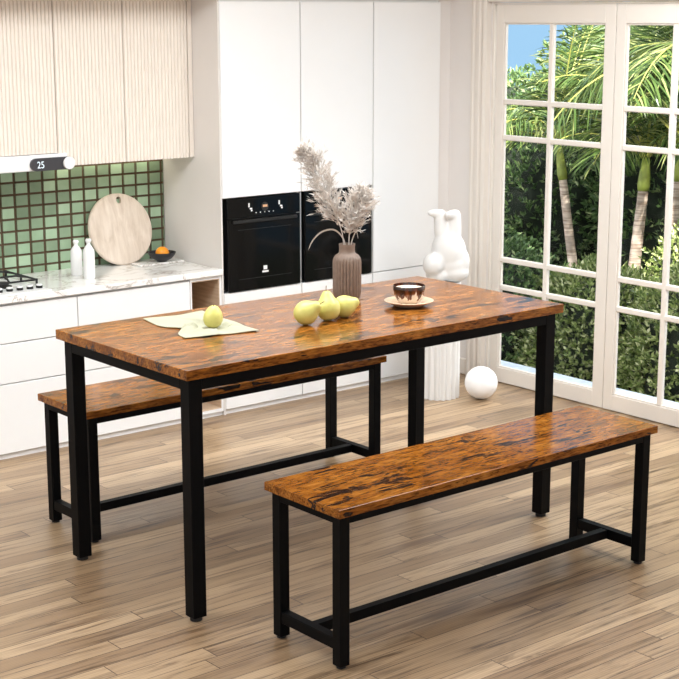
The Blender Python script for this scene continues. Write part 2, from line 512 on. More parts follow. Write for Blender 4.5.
# unseen soft area lights added below the ceiling to brighten the room
for lx, ly, pw in ((1.3, 4.0, 28), (2.8, 3.9, 30), (4.1, 3.2, 40), (2.6, 2.2, 7), (.6, 2.2, 7), (-.6, 4.0, 15), (.4, .4, 6)):
    ld = bpy.data.lights.new('added_ceiling_fill', 'AREA'); ld.shape = 'RECTANGLE'; ld.size = 1.0; ld.size_y = 1.0; ld.energy = pw
    ld.color = (.93, .972, 1)
    lo = bpy.data.objects.new('added_ceiling_fill', ld); C.objects.link(lo); lo.location = (lx, ly, ZC - .02)

# ------------------------------------------------------------------ kitchen
def slab_bm(x0, x1, z0, z1, y0=None, y1=None, bev=.0015):
    y0 = YC if y0 is None else y0
    return boxbm(x0, x1, y0, y0 + .018 if y1 is None else y1, z0, z1, bev=bev)

# base units with drawers
def base_unit(x0, x1, label):
    t = root('base_cabinet', (x0, YC, 0), label, 'cabinet', 'white drawer base cabinets under the marble worktop')
    obj('cabinet_body', boxbm(x0 + .0005, x1 - .0005, YC + .019, YB - .012, .02, .6195), M['white'], t)
    obj('plinth', boxbm(x0 + .0005, x1 - .0005, YC + .012, YC + .03, .0005, .0195), M['white'], t)
    for a, b in ((.0235, .2995), (.3035, .4590), (.4630, .6100)):
        obj('drawer', slab_bm(x0 + .002, x1 - .002, a, b), M['white'], t)
    return t
base_unit(2.20, 2.94, 'white three-drawer base cabinet under the hob at left edge')
base_unit(2.94, 3.478, 'white three-drawer base cabinet between the hob unit and the open oak niche')
t = root('open_shelf_cabinet', (3.48, YC, 0), 'narrow open base unit lined in pale oak beside the tall cabinets', 'cabinet')
bm = B()
box(bm, 3.480, 3.487, YC + .002, YB - .012, .02, .6195); box(bm, 3.630, 3.640, YC + .002, YB - .012, .02, .6195)
box(bm, 3.487, 3.630, YC + .002, YB - .012, .02, .034); box(bm, 3.487, 3.630, YC + .002, YB - .012, .606, .6195)
obj('cabinet_body', bm, M['white'], t)
bm = B()
box(bm, 3.4872, 3.4900, YC + .004, YB - .03, .0345, .6055); box(bm, 3.6270, 3.6298, YC + .004, YB - .03, .0345, .6055)
box(bm, 3.4900, 3.6270, YC + .004, YB - .03, .0345, .038); box(bm, 3.49, 3.627, YB - .05, YB - .04, .038, .6055)
box(bm, 3.4900, 3.6270, YC + .004, YB - .03, .602, .6055)
obj('oak_lining', bm, M['oak'], t)
obj('shelf', boxbm(3.4901, 3.6269, YC + .01, YB - .05, .30, .316), M['oak'], t)
obj('plinth', boxbm(3.480, 3.640, YC + .012, YC + .03, .0005, .0195), M['white'], t)
# worktop
o = obj('marble_worktop', boxbm(2.20, 3.6405, YC - .012, YB - .0115, .6205, .645, bev=.002), M['marble'])
tag(o, 'white veined marble worktop running below the green tiles', 'worktop')

# tall units
def tall(x0, x1, label, oven, seam=None):
    t = root('tall_cabinet', (x0, YC, 0), label, 'cabinet', 'white floor-to-top tall kitchen cabinets')
    bm = B(); y0 = YC + .019
    if oven:
        box(bm, x0 + .0005, x1 - .0005, y0, YB - .012, .02, .528); box(bm, x0 + .0005, x1 - .0005, y0, YB - .012, .95, 1.772)
        box(bm, x0 + .0005, x0 + .012, y0, YB - .012, .528, .95); box(bm, x1 - .012, x1 - .0005, y0, YB - .012, .528, .95)
        box(bm, x0 + .012, x1 - .012, YB - .05, YB - .012, .528, .95)
    else:
        box(bm, x0 + .0005, x1 - .0005, y0, YB - .012, .02, 1.772)
    obj('cabinet_body', bm, M['white'], t)
    obj('plinth', boxbm(x0 + .0005, x1 - .0005, YC + .012, YC + .03, .0005, .0195), M['white'], t)
    a, b = x0 + .003, x1 - .003
    if oven:
        obj('lower_door', slab_bm(a, b, .0235, .486), M['white'], t)
        obj('filler_panel', slab_bm(a, b, .489, .535), M['white'], t)
        obj('upper_door', slab_bm(a, b, .944, 1.760), M['white'], t)
    else:
        obj('lower_door', slab_bm(a, b, .0235, .5345), M['white'], t)
        obj('upper_door', slab_bm(a, b, .5385, 1.760), M['white'], t)
    return t
XS = (3.650, 4.0755, 4.4925, 4.906)
t1 = tall(XS[0], XS[1], 'tall white cabinet with built-in oven, nearest the marble worktop', True)
sp = obj('side_panel', boxbm(3.6415, 3.6500, YC, YB - .012, .0005, 1.772), M['side'], t1); sp['label'] = 'white end panel with shade in its colour'
tall(XS[1], XS[2], 'tall white cabinet around the black oven behind the vase of pampas', True)
tall(XS[2], XS[3], 'tall plain white cabinet with no oven, nearest the glass doors', False)
# aluminium edge profiles are part of their cabinets
for rt, xs in zip([o for o in C.objects if o.name.startswith('tall_cabinet')][:2], (XS[1], XS[2])):
    obj('edge_profile', boxbm(xs - .0022, xs + .0022, YC + .006, YC + .018, .0235, 1.76), M['alu'], rt)

# ovens
def oven(x0, x1, z0, z1, label):
    t = root('oven', (x0, YC, z0), label, 'oven', 'black glass built-in ovens')
    obj('oven_body', boxbm(x0 + .012, x1 - .012, YC + .0055, YB - .06, z0 + .002, z1 - .002), M['ovenbody'], t)
    zc = z1 - .085
    obj('control_panel', boxbm(x0, x1, YC - .006, YC + .005, zc + .002, z1, bev=.001), M['ovenglass'], t)
    d = obj('oven_door', boxbm(x0, x1, YC - .006, YC + .005, z0, zc - .002, bev=.001), M['ovenglass'], t)
    w = x1 - x0
    obj('handle', boxbm(x0 + .02, x1 - .02, YC - .016, YC - .0062, zc - .022, zc - .008, bev=.003), M['ovenbody'], d)
    # inner window frame line on the door
    bm = B()
    ix0, ix1, iz0, iz1 = x0 + .05, x1 - .05, z0 + .05, zc - .05
    box(bm, ix0, ix1, YC - .0068, YC - .0061, iz0, iz0 + .002); box(bm, ix0, ix1, YC - .0068, YC - .0061, iz1 - .002, iz1)
    for q in (0,): bm.free()
    obj('window_line', boxbm(ix0, ix1, YC - .0068, YC - .0061, iz0, iz0 + .002), M['ovenbody'], d)
    obj('window_line', boxbm(ix0, ix1, YC - .0068, YC - .0061, iz1 - .002, iz1), M['ovenbody'], d)
    # emblem on the door and icons on the panel
    bm = B(); cx = x0 + .50 * w; cz = z0 + .082
    box(bm, cx - .010, cx + .010, YC - .0072, YC - .0061, cz, cz + .018, bev=.0003)
    box(bm, cx - .017, cx + .017, YC - .0072, YC - .0061, cz - .012, cz - .004, bev=.0003)
    obj('emblem', bm, M['print'], d)
    zz = zc + .042
    for kx in (.30, .72):
        bm = B(); c0 = x0 + kx * w
        box(bm, c0 - .010, c0 - .003, YC - .0072, YC - .0061, zz + .002, zz + .020)
        box(bm, c0 - .002, c0 + .010, YC - .0072, YC - .0061, zz - .008, zz - .001)
        box(bm, c0 + .004, c0 + .012, YC - .0072, YC - .0061, zz - .016, zz - .010)
        obj('knob_marks', bm, M['print'], t)
    bm = B(); cyl(bm, (x0 + .5 * w, YC - .0062, zz), .019, .003, 'y', 24)
    obj('clock_dial', bm, M['ovenbody'], t)
    obj('display', boxbm(x0 + .5 * w - .012, x0 + .5 * w + .012, YC - .0105, YC - .0094, zz - .002, zz + .008), M['orange_digit'], t)
    bm = B()
    for q in range(5):
        c0 = x0 + (.38 + .06 * q) * w
        box(bm, c0 - .002, c0 + .002, YC - .0072, YC - .0061, zz - .026, zz - .022)
    obj('touch_marks', bm, M['print'], t)
    return t
ov = oven(3.675, 4.062, .5385, .9395, 'black glass oven left of the vase, unobstructed')
dup(ov, (4.092, YC, .5385), 'black glass oven seen behind the vase of pampas')

# upper units
YU = 5.380
def rib_door(x0, x1, z0, z1, y0):
    """vertical half-round reeds"""
    bm = B(); p = .0168; n = max(1, round((x1 - x0) / p)); p = (x1 - x0) / n
    pts = []
    for i in range(n):
        for q in range(5):
            a = q / 5
            pts.append((x0 + (i + a) * p, y0 + (.0062 if q == 0 else .0006 * (q in (1, 4)))))
    pts.append((x1, y0 + .0075))
    lo = [bm.verts.new((a, b, z0)) for a, b in pts]; hi = [bm.verts.new((a, b, z1)) for a, b in pts]
    for i in range(len(pts) - 1): bm.faces.new((lo[i], lo[i + 1], hi[i + 1], hi[i]))
    b0, b1 = bm.verts.new((x0, y0 + .02, z0)), bm.verts.new((x1, y0 + .02, z0))
    c0, c1 = bm.verts.new((x0, y0 + .02, z1)), bm.verts.new((x1, y0 + .02, z1))
    bm.faces.new([b0, b1] + lo[::-1]); bm.faces.new([c1, c0] + hi)
    bm.faces.new((b0, lo[0], hi[0], c0)); bm.faces.new((lo[-1], b1, c1, hi[-1])); bm.faces.new((b1, b0, c0, c1))
    bmesh.ops.recalc_face_normals(bm, faces=bm.faces)
    return bm
def upper(x0, x1, zb, label, end=False):
    t = root('wall_cabinet', (x0, YU, zb), label, 'cabinet', 'pale reeded wall cabinets above the worktop')
    xe = x1 - .022 if end else x1
    obj('cabinet_body', boxbm(x0 + .0005, x1 - .0005, YU + .021, YB - .0115, zb + .003, 1.772), M['ribbed'], t)
    obj('reeded_door', rib_door(x0 + .002, xe - .002, zb, 1.766, YU), M['ribbed'], t)
    if end: obj('end_panel', boxbm(xe + .0005, x1 - .0005, YU + .001, YU + .0205, zb, 1.766), M['ribbed'], t)
    return t
upper(2.56, 2.985, 1.164, 'reeded wall cabinet directly above the range hood')
upper(2.985, 3.303, 1.109, 'reeded wall cabinet in the middle, right of the hood display')
upper(3.303, 3.640, 1.109, 'reeded wall cabinet above the round board, against the tall unit', True)

# range hood
t = root('range_hood', (2.3, YU, 1.096), 'slim white range hood with a dark display reading 25 and a round white knob', 'range hood')
obj('hood_body', boxbm(2.30, 3.022, YU - .008, YB - .0115, 1.098, 1.1615, bev=.006, seg=2), M['white'], t)
def capsule(x0, x1, zc, rr, y0, y1, n=16):
    bm = B(); pts = []
    for i in range(n + 1):
        a = PI / 2 + PI * i / n; pts.append((x0 + rr + rr * math.cos(a), zc + rr * math.sin(a)))
    for i in range(n + 1):
        a = -PI / 2 + PI * i / n; pts.append((x1 - rr + rr * math.cos(a), zc + rr * math.sin(a)))
    A = [bm.verts.new((a, y0, b)) for a, b in pts]; D = [bm.verts.new((a, y1, b)) for a, b in pts]
    bm.faces.new(A); bm.faces.new(D[::-1])
    for i in range(len(pts)):
        j = (i + 1) % len(pts); bm.faces.new((A[j], A[i], D[i], D[j]))
    bmesh.ops.recalc_face_normals(bm, faces=bm.faces)
    return bm
cp = obj('control_panel', capsule(2.850, 3.040, 1.1235, .0255, YU - .020, YU - .0085), M['charcoal'], t); cp['label'] = 'charcoal pill-shaped display'
bm = B(); cyl(bm, (3.0165, YU - .0205, 1.1235), .0250, .012, 'y', 32, bev=.002)
obj('knob', bm, M['white'], t)
tc = bpy.data.curves.new('digits', 'FONT'); tc.body = '25'; tc.size = .039; tc.extrude = .0006; tc.align_x = 'CENTER'
to = bpy.data.objects.new('digits_tmp', tc); C.objects.link(to)
bpy.context.view_layer.update()
me = bpy.data.meshes.new_from_object(to.evaluated_get(bpy.context.evaluated_depsgraph_get()))
bpy.data.objects.remove(to)
bm = B(); bm.from_mesh(me)
bmesh.ops.scale(bm, vec=(.85, 1, 1), verts=bm.verts)
bmesh.ops.rotate(bm, verts=bm.verts, matrix=Matrix.Rotation(PI / 2, 3, 'X')); bmesh.ops.translate(bm, verts=bm.verts, vec=(2.893, YU - .0208, 1.1095))
obj('digits', bm, M['digit'], cp)

# LED strip under the wall units
uppers = [o for o in C.objects if o.name.startswith('wall_cabinet')]
for rt, a, b in ((uppers[1], 3.06, 3.302), (uppers[2], 3.304, 3.636)):
    k = obj('light_strip', boxbm(a, b, YB - .034, YB - .016, 1.1035, 1.1117), M['led'], rt); k['label'] = 'warm glowing strip under the cabinet'
for lx in (3.2, 3.48):
    ld = bpy.data.lights.new('under_cabinet_light', 'AREA'); ld.shape = 'RECTANGLE'; ld.size = .26; ld.size_y = .02; ld.energy = .12; ld.color = (1, .93, .72)
    lo = bpy.data.objects.new('under_cabinet_light', ld); C.objects.link(lo); lo.location = (lx, YB - .04, 1.102); lo.rotation_euler = (math.radians(25), 0, 0)

# hob
t = root('gas_hob', (2.3, 5.2, .645), 'white gas hob with black pan supports on the marble worktop', 'hob')
obj('hob_plate', boxbm(2.26, 2.832, 5.200, 5.575, .6455, .651, bev=.002), M['white'], t)
for kx, ky in ((2.822 - .012, 5.262), (2.770, 5.264), (2.727, 5.266), (2.684, 5.268), (2.641, 5.270)):
    bm = B(); cyl(bm, (kx, ky, .6512), .0130, .009, n=24)
    kb = obj('knob', bm, M['rubber'], t)
    bm = B(); cyl(bm, (kx, ky, .6603), .0125, .007, n=24, bev=.002)
    obj('knob_cap', bm, M['ceramic'], kb)
for gx0, gx1 in ((2.585, 2.820), (2.32, 2.565)):
    bm = B(); zg = .678; y0, y1 = 5.30, 5.560; mx = (gx0 + gx1) / 2
    for p in (((gx0, y0), (gx1, y0)), ((gx0, y1), (gx1, y1)), ((gx0, y0), (gx0, y1)), ((gx1, y0), (gx1, y1)), ((gx0, (y0 + y1) / 2), (gx1, (y0 + y1) / 2))):
        tube(bm, [(p[0][0], p[0][1], zg), (p[1][0], p[1][1], zg)], .0045, 6)
    for qy in (y0 + .065, y1 - .065):
        for s in (-1, 1):
            tube(bm, [(mx + s * (gx1 - gx0) / 2, qy, zg), (mx + s * .06, qy, zg + .012), (mx + s * .03, qy, zg + .012)], .0042, 6)
            tube(bm, [(mx, qy + s * .062, zg), (mx, qy + s * .045, zg + .012), (mx, qy + s * .028, zg + .012)], .0042, 6)
    for qx in (gx0, gx1):
        for qy in (y0, (y0 + y1) / 2, y1):
            tube(bm, [(qx, qy, .6515), (qx, qy, zg + .004)], .005, 6)
    obj('pan_support', bm, M['castiron'], t)
    for qy in (y0 + .065, y1 - .065):
        bm = B(); lathe(bm, [(0, .651), (.038, .651), (.038, .656), (.026, .660), (.026, .668), (.022, .671), (0, .671)], (mx, qy, 0), 28)
        obj('burner', bm, M['castiron'], t)

# bottles
def bottle(x, y, z, h, rr, label):
    t = root('bottle', (x, y, z), label, 'bottle', 'white ceramic bottles on the worktop')
    s = h / .150
    prof = [(0, 0), (rr * .92, 0), (rr, .004), (rr, .098 * s), (rr * .93, .108 * s), (rr * .55, .122 * s), (rr * .34, .127 * s), (rr * .32, .134 * s), (rr * .42, .136 * s), (rr * .42, .140 * s), (0, .140 * s)]
    obj('bottle_body', lathe(B(), prof, (x, y, z), 36), M['ceramic'], t, smooth=True, angle=50)
    bm = B(); lathe(bm, [(0, .1402 * s), (rr * .5, .1402 * s), (rr * .55, .144 * s), (rr * .4, h), (0, h)], (x, y, z), 24)
    obj('stopper', bm, M['ceramic'], t, smooth=True, angle=50)
bottle(3.094, 5.462, .6453, .146, .0240, 'shorter white ceramic bottle, nearer the hob')
bottle(3.090, 5.352, .6453, .165, .0240, 'taller white ceramic bottle, in front of the round board edge')

# round board leaning on tiles
bm = B(); R0 = .1565; n = 96; hc = (.010, R0 - .030); hr = .0155
def ringv(bm, cx, cz, rr, y, n, sx=1): return [bm.verts.new((cx + rr * sx * math.cos(2 * PI * i / n), y, cz + rr * math.sin(2 * PI * i / n))) for i in range(n)]
rows = [ringv(bm, 0, 0, R0 - .004, 0, n), ringv(bm, 0, 0, R0, .004, n), ringv(bm, 0, 0, R0, .014, n), ringv(bm, 0, 0, R0 - .004, .018, n)]
hf, hb = ringv(bm, hc[0], hc[1], hr, 0, n, .8), ringv(bm, hc[0], hc[1], hr, .018, n, .8)
for A, D in zip(rows, rows[1:]):
    for i in range(n):
        j = (i + 1) % n; bm.faces.new((A[i], A[j], D[j], D[i]))
# face between rim and hole: fan of quads by matching angle
for i in range(n):
    j = (i + 1) % n
    bm.faces.new((hf[i], hf[j], rows[0][j], rows[0][i])); bm.faces.new((hb[j], hb[i], rows[3][i], rows[3][j])); bm.faces.new((hf[j], hf[i], hb[i], hb[j]))
bmesh.ops.recalc_face_normals(bm, faces=bm.faces)
tilt = math.radians(14)
bmesh.ops.rotate(bm, verts=bm.verts, matrix=Matrix.Rotation(-tilt, 3, 'X'))
bmesh.ops.translate(bm, verts=bm.verts, vec=(3.389, 5.584, .6455 + R0 * math.cos(tilt) + .0005))
o = obj('round_board', bm, M['board'], smooth=True, angle=40)
tag(o, 'large round pale wooden board with a hole, leaning on the green tiles', 'cutting board')

# tray, bowl, orange
o = obj('marble_tray', boxbm(3.40, 3.625, 5.455, 5.535, .6455, .6535, bev=.002), M['marble'])
tag(o, 'thin white marble slab under the black bowl', 'tray')
bx, by, bz = 3.533, 5.49, .6537
prof = [(0, 0), (.022, 0), (.024, .004), (.044, .014), (.058, .030), (.061, .041), (.058, .041), (.054, .032), (.040, .018), (.020, .009), (0, .008)]
o = obj('bowl', lathe(B(), prof, (bx, by, bz), 40), M['blackbowl'], smooth=True, angle=60); tag(o, 'small black bowl holding an orange at the worktop corner', 'bowl')
t = root('orange', (bx + .002, by, bz + .009), 'bright orange fruit sitting in the black bowl', 'orange')
bm = B(); bmesh.ops.create_uvsphere(bm, u_segments=32, v_segments=20, radius=.0295); bmesh.ops.scale(bm, vec=(1, 1, .93), verts=bm.verts); bmesh.ops.translate(bm, verts=bm.verts, vec=(bx + .002, by, bz + .009 + .0275))
obj('peel', bm, M['orange'], t, smooth=True)
bm = B(); cyl(bm, (bx + .002, by, bz + .0635), .003, .002, n=8); obj('stem_scar', bm, M['stem'], t)

# ------------------------------------------------------------------ table and benches
def top_bm(x0, x1, y0, y1, z0, z1): return boxbm(x0, x1, y0, y1, z0, z1, bev=.0018, seg=2)
TX, TY, TL, TW, TH = 2.2289, 3.3554, 1.5257, .7269, .75
t = root('dining_table', (TX, TY, 0), 'long dining table with rustic brown top and black square metal frame', 'table')
obj('tabletop', top_bm(TX, TX + TL, TY, TY + TW, TH - .0294, TH), M['rustic'], t)
i_, s_ = .0187, .0446
zt = TH - .0297
fx0, fx1, fy0, fy1 = TX + i_, TX + TL - i_, TY + i_, TY + TW - i_
def frame_rails(par, x0, x1, y0, y1, s, zt, h, name='apron'):
    for a in ((x0 + s + .0003, x1 - s - .0003, y0, y0 + s * .6), (x0 + s + .0003, x1 - s - .0003, y1 - s * .6, y1)):
        obj(name, boxbm(*a, zt - h, zt, bev=.001), M['black'], par)
    for a in ((x0, x0 + s * .6, y0 + s + .0003, y1 - s - .0003), (x1 - s * .6, x1, y0 + s + .0003, y1 - s - .0003)):
        obj(name, boxbm(*a, zt - h, zt, bev=.001), M['black'], par)
def legs(par, x0, x1, y0, y1, s, zt, zf=.012):
    for a in (x0, x1 - s):
        for b in (y0, y1 - s):
            l = obj('leg', boxbm(a, a + s, b, b + s, zf + .0002, zt, bev=.0015), M['black'], par)
            bm = B(); cyl(bm, (a + s / 2, b + s / 2, .0004), s * .40, zf - .0004, n=20)
            obj('foot', bm, M['rubber'], l)
frame_rails(t, fx0, fx1, fy0, fy1, s_, zt, .036)
legs(t, fx0, fx1, fy0, fy1, s_, zt)

BX, BY, BL, BW, BH = 2.3534, 2.8495, 1.2881, .3241, .4531
bn = root('bench', (BX, BY, 0), 'bench with rustic brown seat in front of the table, nearest the viewer', 'bench', 'matching rustic benches')
obj('seat', top_bm(BX, BX + BL, BY, BY + BW, BH - .024, BH), M['rustic'], bn)
ib, sb = .0150, .0335
bx0, bx1, by0, by1 = BX + ib, BX + BL - ib, BY + ib, BY + BW - ib
zt = BH - .0243
frame_rails(bn, bx0, bx1, by0, by1, sb, zt, .024)
legs(bn, bx0, bx1, by0, by1, sb, zt, .007)
zs0, zs1 = .050, .083
for a in (bx0, bx1 - sb):
    o = obj('end_stretcher', boxbm(a + .003, a + sb - .003, by0 + sb + .0003, by1 - sb - .0003, zs0, zs1, bev=.001), M['black'], bn)
ym = (by0 + by1) / 2
obj('long_stretcher', boxbm(bx0 + sb - .0027, bx1 - sb + .0027, ym - .0135, ym + .0135, zs0 + .002, zs1 - .002, bev=.001), M['black'], bn)
dup(bn, (2.3518, 4.126, 0), 'bench with rustic brown seat behind the table, by the white drawers')

# ------------------------------------------------------------------ things on the table
ZT = TH + .0003
# napkin
A_, B_, C_, D_ = Vector((2.522, 4.040)), Vector((2.742, 4.029)), Vector((2.696, 3.652)), Vector((2.460, 3.706))
N = 72
PX, PY = 2.608, 3.774
bm = B(); top = []; bot = []
for i in range(N + 1):
    for j in range(N + 1):
        s, q = i / N, j / N      # s along A->B, q along A->D
        p = (1 - s) * (1 - q) * A_ + s * (1 - q) * B_ + s * q * C_ + (1 - s) * q * D_
        ind = math.exp(-((q - .62) / .13) ** 2) * (1 - s) ** 3 * .045
        p = p + Vector((ind, .01 * ind))
        p = p + Vector((0, -1)) * .02 * math.exp(-((s - .55) / .2) ** 2) * (1 - q) ** 4
        # folds
        d1 = (p.x - 2.53) * .80 + (p.y - 3.80) * .25
        dist = math.hypot(p.x - PX, p.y - PY)
        amp = .010 * math.exp(-(dist / .12) ** 2) + .002
        ang = math.atan2(p.y - PY, p.x - PX)
        z = amp * (.5 + .5 * math.sin(ang * 5 + .6)) + .0016 * (1 + math.sin(p.x * 60 + p.y * 25))
        for (qx, qy, hgt, wd) in ((2.505, 3.838, .016, .008), (2.462, 3.725, .011, .007), (2.56, 3.67, .007, .009), (2.690, 3.70, .012, .009), (2.70, 3.86, .009, .010), (2.62, 4.02, .006, .012)):
            ex_, ey_ = qx - PX, qy - PY; ll = math.hypot(ex_, ey_); tt_ = ((p.x - PX) * ex_ + (p.y - PY) * ey_) / ll / ll
            if tt_ > 0: z += 1.7 * hgt * math.exp(-((((p.x - PX) * ey_ - (p.y - PY) * ex_) / ll) / (.65 * wd)) ** 2) * max(0, 1.05 - tt_)
        if dist < .042: z = min(z, .002 + .0 * z)
        elif dist < .06: z = .002 * (1 - (dist - .042) / .018) + z * (dist - .042) / .018
        edge = min(s, 1 - s, q, 1 - q)
        z *= min(1, .35 + edge * 6)
        top.append(bm.verts.new((p.x, p.y, ZT + .0022 + z))); bot.append(bm.verts.new((p.x, p.y, ZT + .0004 + z * .9)))
W_ = N + 1
for i in range(N):
    for j in range(N):
        a, b, c, d = i * W_ + j, (i + 1) * W_ + j, (i + 1) * W_ + j + 1, i * W_ + j + 1
        bm.faces.new((top[a], top[d], top[c], top[b])); bm.faces.new((bot[a], bot[b], bot[c], bot[d]))
for k in range(N):
    for a, b in ((k, k + 1), (N * W_ + k + 1, N * W_ + k)): bm.faces.new((top[a], top[b], bot[b], bot[a]))
    for a, b in (((k + 1) * W_, k * W_), (k * W_ + N, (k + 1) * W_ + N)): bm.faces.new((top[a], top[b], bot[b], bot[a]))
bmesh.ops.recalc_face_normals(bm, faces=bm.faces)
o = obj('napkin', bm, M['cloth'], smooth=True, loc=(2.6, 3.85, ZT)); tag(o, 'crumpled pale sage linen napkin on the table left end', 'napkin')

# pears: built upright at origin, then copied, tilted
def pear_body(hl, rr, lean=.1, waist=1.0):
    prof = [(0, .0), (.20, .012), (.55, .05), (.82, .16), (.97, .30), (1.0, .40), (.95, .52), (.80, .64), (.60, .75), (.47, .83), (.38, .90), (.28, .95), (.14, .985), (0, .985)]
    if waist != 1.0:
        prof = [(a if z < .45 else a + (math.sqrt(max(0, 1 - ((z - .42) / .58) ** 2)) - a) * (waist - 1), z) for a, z in prof]
    cm = catmull([(a, 0, z) for a, z in prof], 3)
    pr = [(max(0, p.x) * rr, p.z * hl) for p in cm]; pr[0] = (0, 0); pr[-1] = (0, pr[-1][1])
    pr = [pr[0]] + [(max(a, .0006), z) for a, z in pr[1:-1]] + [pr[-1]]
    bm = lathe(B(), pr, n=36)
    for v in bm.verts:
        tz = v.co.z / hl; v.co.x += lean * rr * tz * tz
        nn = mnoise.noise(v.co * 25 + Vector((hl * 90, 0, 0))); v.co += v.co.normalized() * nn * .0015
    return bm
def pear(hl, rr, label, pos, dirv=None, lowest=None, waist=1.0, stem=True):
    """pos = ground contact; dirv = direction the stem end points"""
    t = root('pear', pos, label, 'pear', 'yellow-green pears on the dining table')
    bm = pear_body(hl, rr, .1, waist)
    sm = B()
    if stem:
        tube(sm, catmull([(.1 * rr, 0, hl * .955), (.13 * rr, .001, hl * 1.03), (.26 * rr, .003, hl * 1.16)], 4), [.0012 + .0003 * (k / 8) for k in range(9)], 7)
    else:
        cyl(sm, (.1 * rr, 0, hl * .975), .0014, .004, n=8)
    d = Vector(dirv).normalized() if dirv else Vector((0, 0, 1))
    Rm = Vector((0, 0, 1)).rotation_difference(d).to_matrix()
    for b_ in (bm, sm): bmesh.ops.rotate(b_, verts=b_.verts, matrix=Rm)
    lo = min(bm.verts, key=lambda v: v.co.z).co.copy()
    off = Vector(pos) - lo
    if dirv is None: off = Vector(pos)
    for b_ in (bm, sm): bmesh.ops.translate(b_, verts=b_.verts, vec=off)
    obj('fruit', bm, M['pear'], t, smooth=True)
    obj('stem', sm, M['stem'], t, smooth=True)
pear(.071, .0308, 'pale green pear standing on the crumpled napkin', (2.608, 3.772, ZT + .0042), waist=1.75, stem=False)
pear(.092, .0385, 'left pear of the cluster of three beside the vase, tilted in front', (2.872, 3.640, ZT), (RGT * .85 + Vector((0, 0, .62)) - FWD * .25), waist=1.25)
pear(.096, .0385, 'middle pear of the cluster of three, leaning behind with stem upward', (2.966, 3.656, ZT), (RGT * -.16 + Vector((0, 0, .95)) + FWD * .15), waist=1.2)
pear(.088, .0360, 'right pear of the cluster of three, lying with stem toward the vase', (3.041, 3.655, ZT), (RGT * .9 + Vector((0, 0, .38)) + FWD * .12), waist=1.15)

# saucer and cup
SX, SY = 3.333, 3.668
o = obj('saucer', lathe(B(), [(0, 0), (.045, 0), (.052, .003), (.080, .016), (.083, .019), (.080, .0205), (.050, .0085), (.044, .007), (0, .007)], (SX, SY, ZT), 56), M['saucer'], smooth=True, angle=50, loc=(SX, SY, ZT))
tag(o, 'round pale wooden saucer beneath the brown cup on the table', 'saucer')
t = root('cup', (SX, SY, ZT + .0073), 'small brown and cream drip-glazed cup with foam, on the saucer', 'cup')
c0 = (SX, SY, ZT + .0073)
obj('cup_body', lathe(B(), [(0, 0), (.026, 0), (.028, .003), (.040, .012), (.049, .028), (.0535, .050), (.0540, .062), (.0525, .063), (.0515, .052), (.045, .030), (.033, .014), (0, .010)], c0, 56), M['cup'], t, smooth=True, angle=60)
obj('foam', lathe(B(), [(0, .0545), (.030, .0550), (.0505, .0535), (.0505, .052), (0, .0515)], c0, 40), M['foam'], t, smooth=True, angle=50)

# vase
VX, VY = 3.254, 3.897
t = root('vase', (VX, VY, ZT), 'ribbed taupe ceramic vase holding dried pampas on the table', 'vase')
nr = 26
def rf(a, r_, z): 
    k = min(1, max(0, (z - .006) / .02)) * min(1, max(0, (.150 - z) / .012))
    return 1 + .05 * k * (abs(math.cos(nr * a / 2)) ** .6 * 2 - 1.5)
vp = [(0, 0), (.038, 0), (.0425, .004), (.0460, .013), (.0475, .026)] + [(.0480, .03 + .015 * k) for k in range(1, 6)] + [(.0480, .124), (.0474, .134), (.0450, .144), (.0395, .152), (.0310, .157), (.0275, .161), (.0268, .170), (.0270, .182), (.0282, .189), (.0275, .191), (.0255, .190), (.0240, .180), (.0240, .160), (.0300, .150), (.041, .130), (.042, .05), (.036, .010), (0, .008)]
obj('vase_body', lathe(B(), vp, (VX, VY, ZT), nr * 8, rf), M['vase'], t, smooth=True, angle=50)

def vpnt(du, dz, df=0): return Vector((VX, VY, ZT)) + RGT * du + Vector((0, 0, dz)) + FWD * df
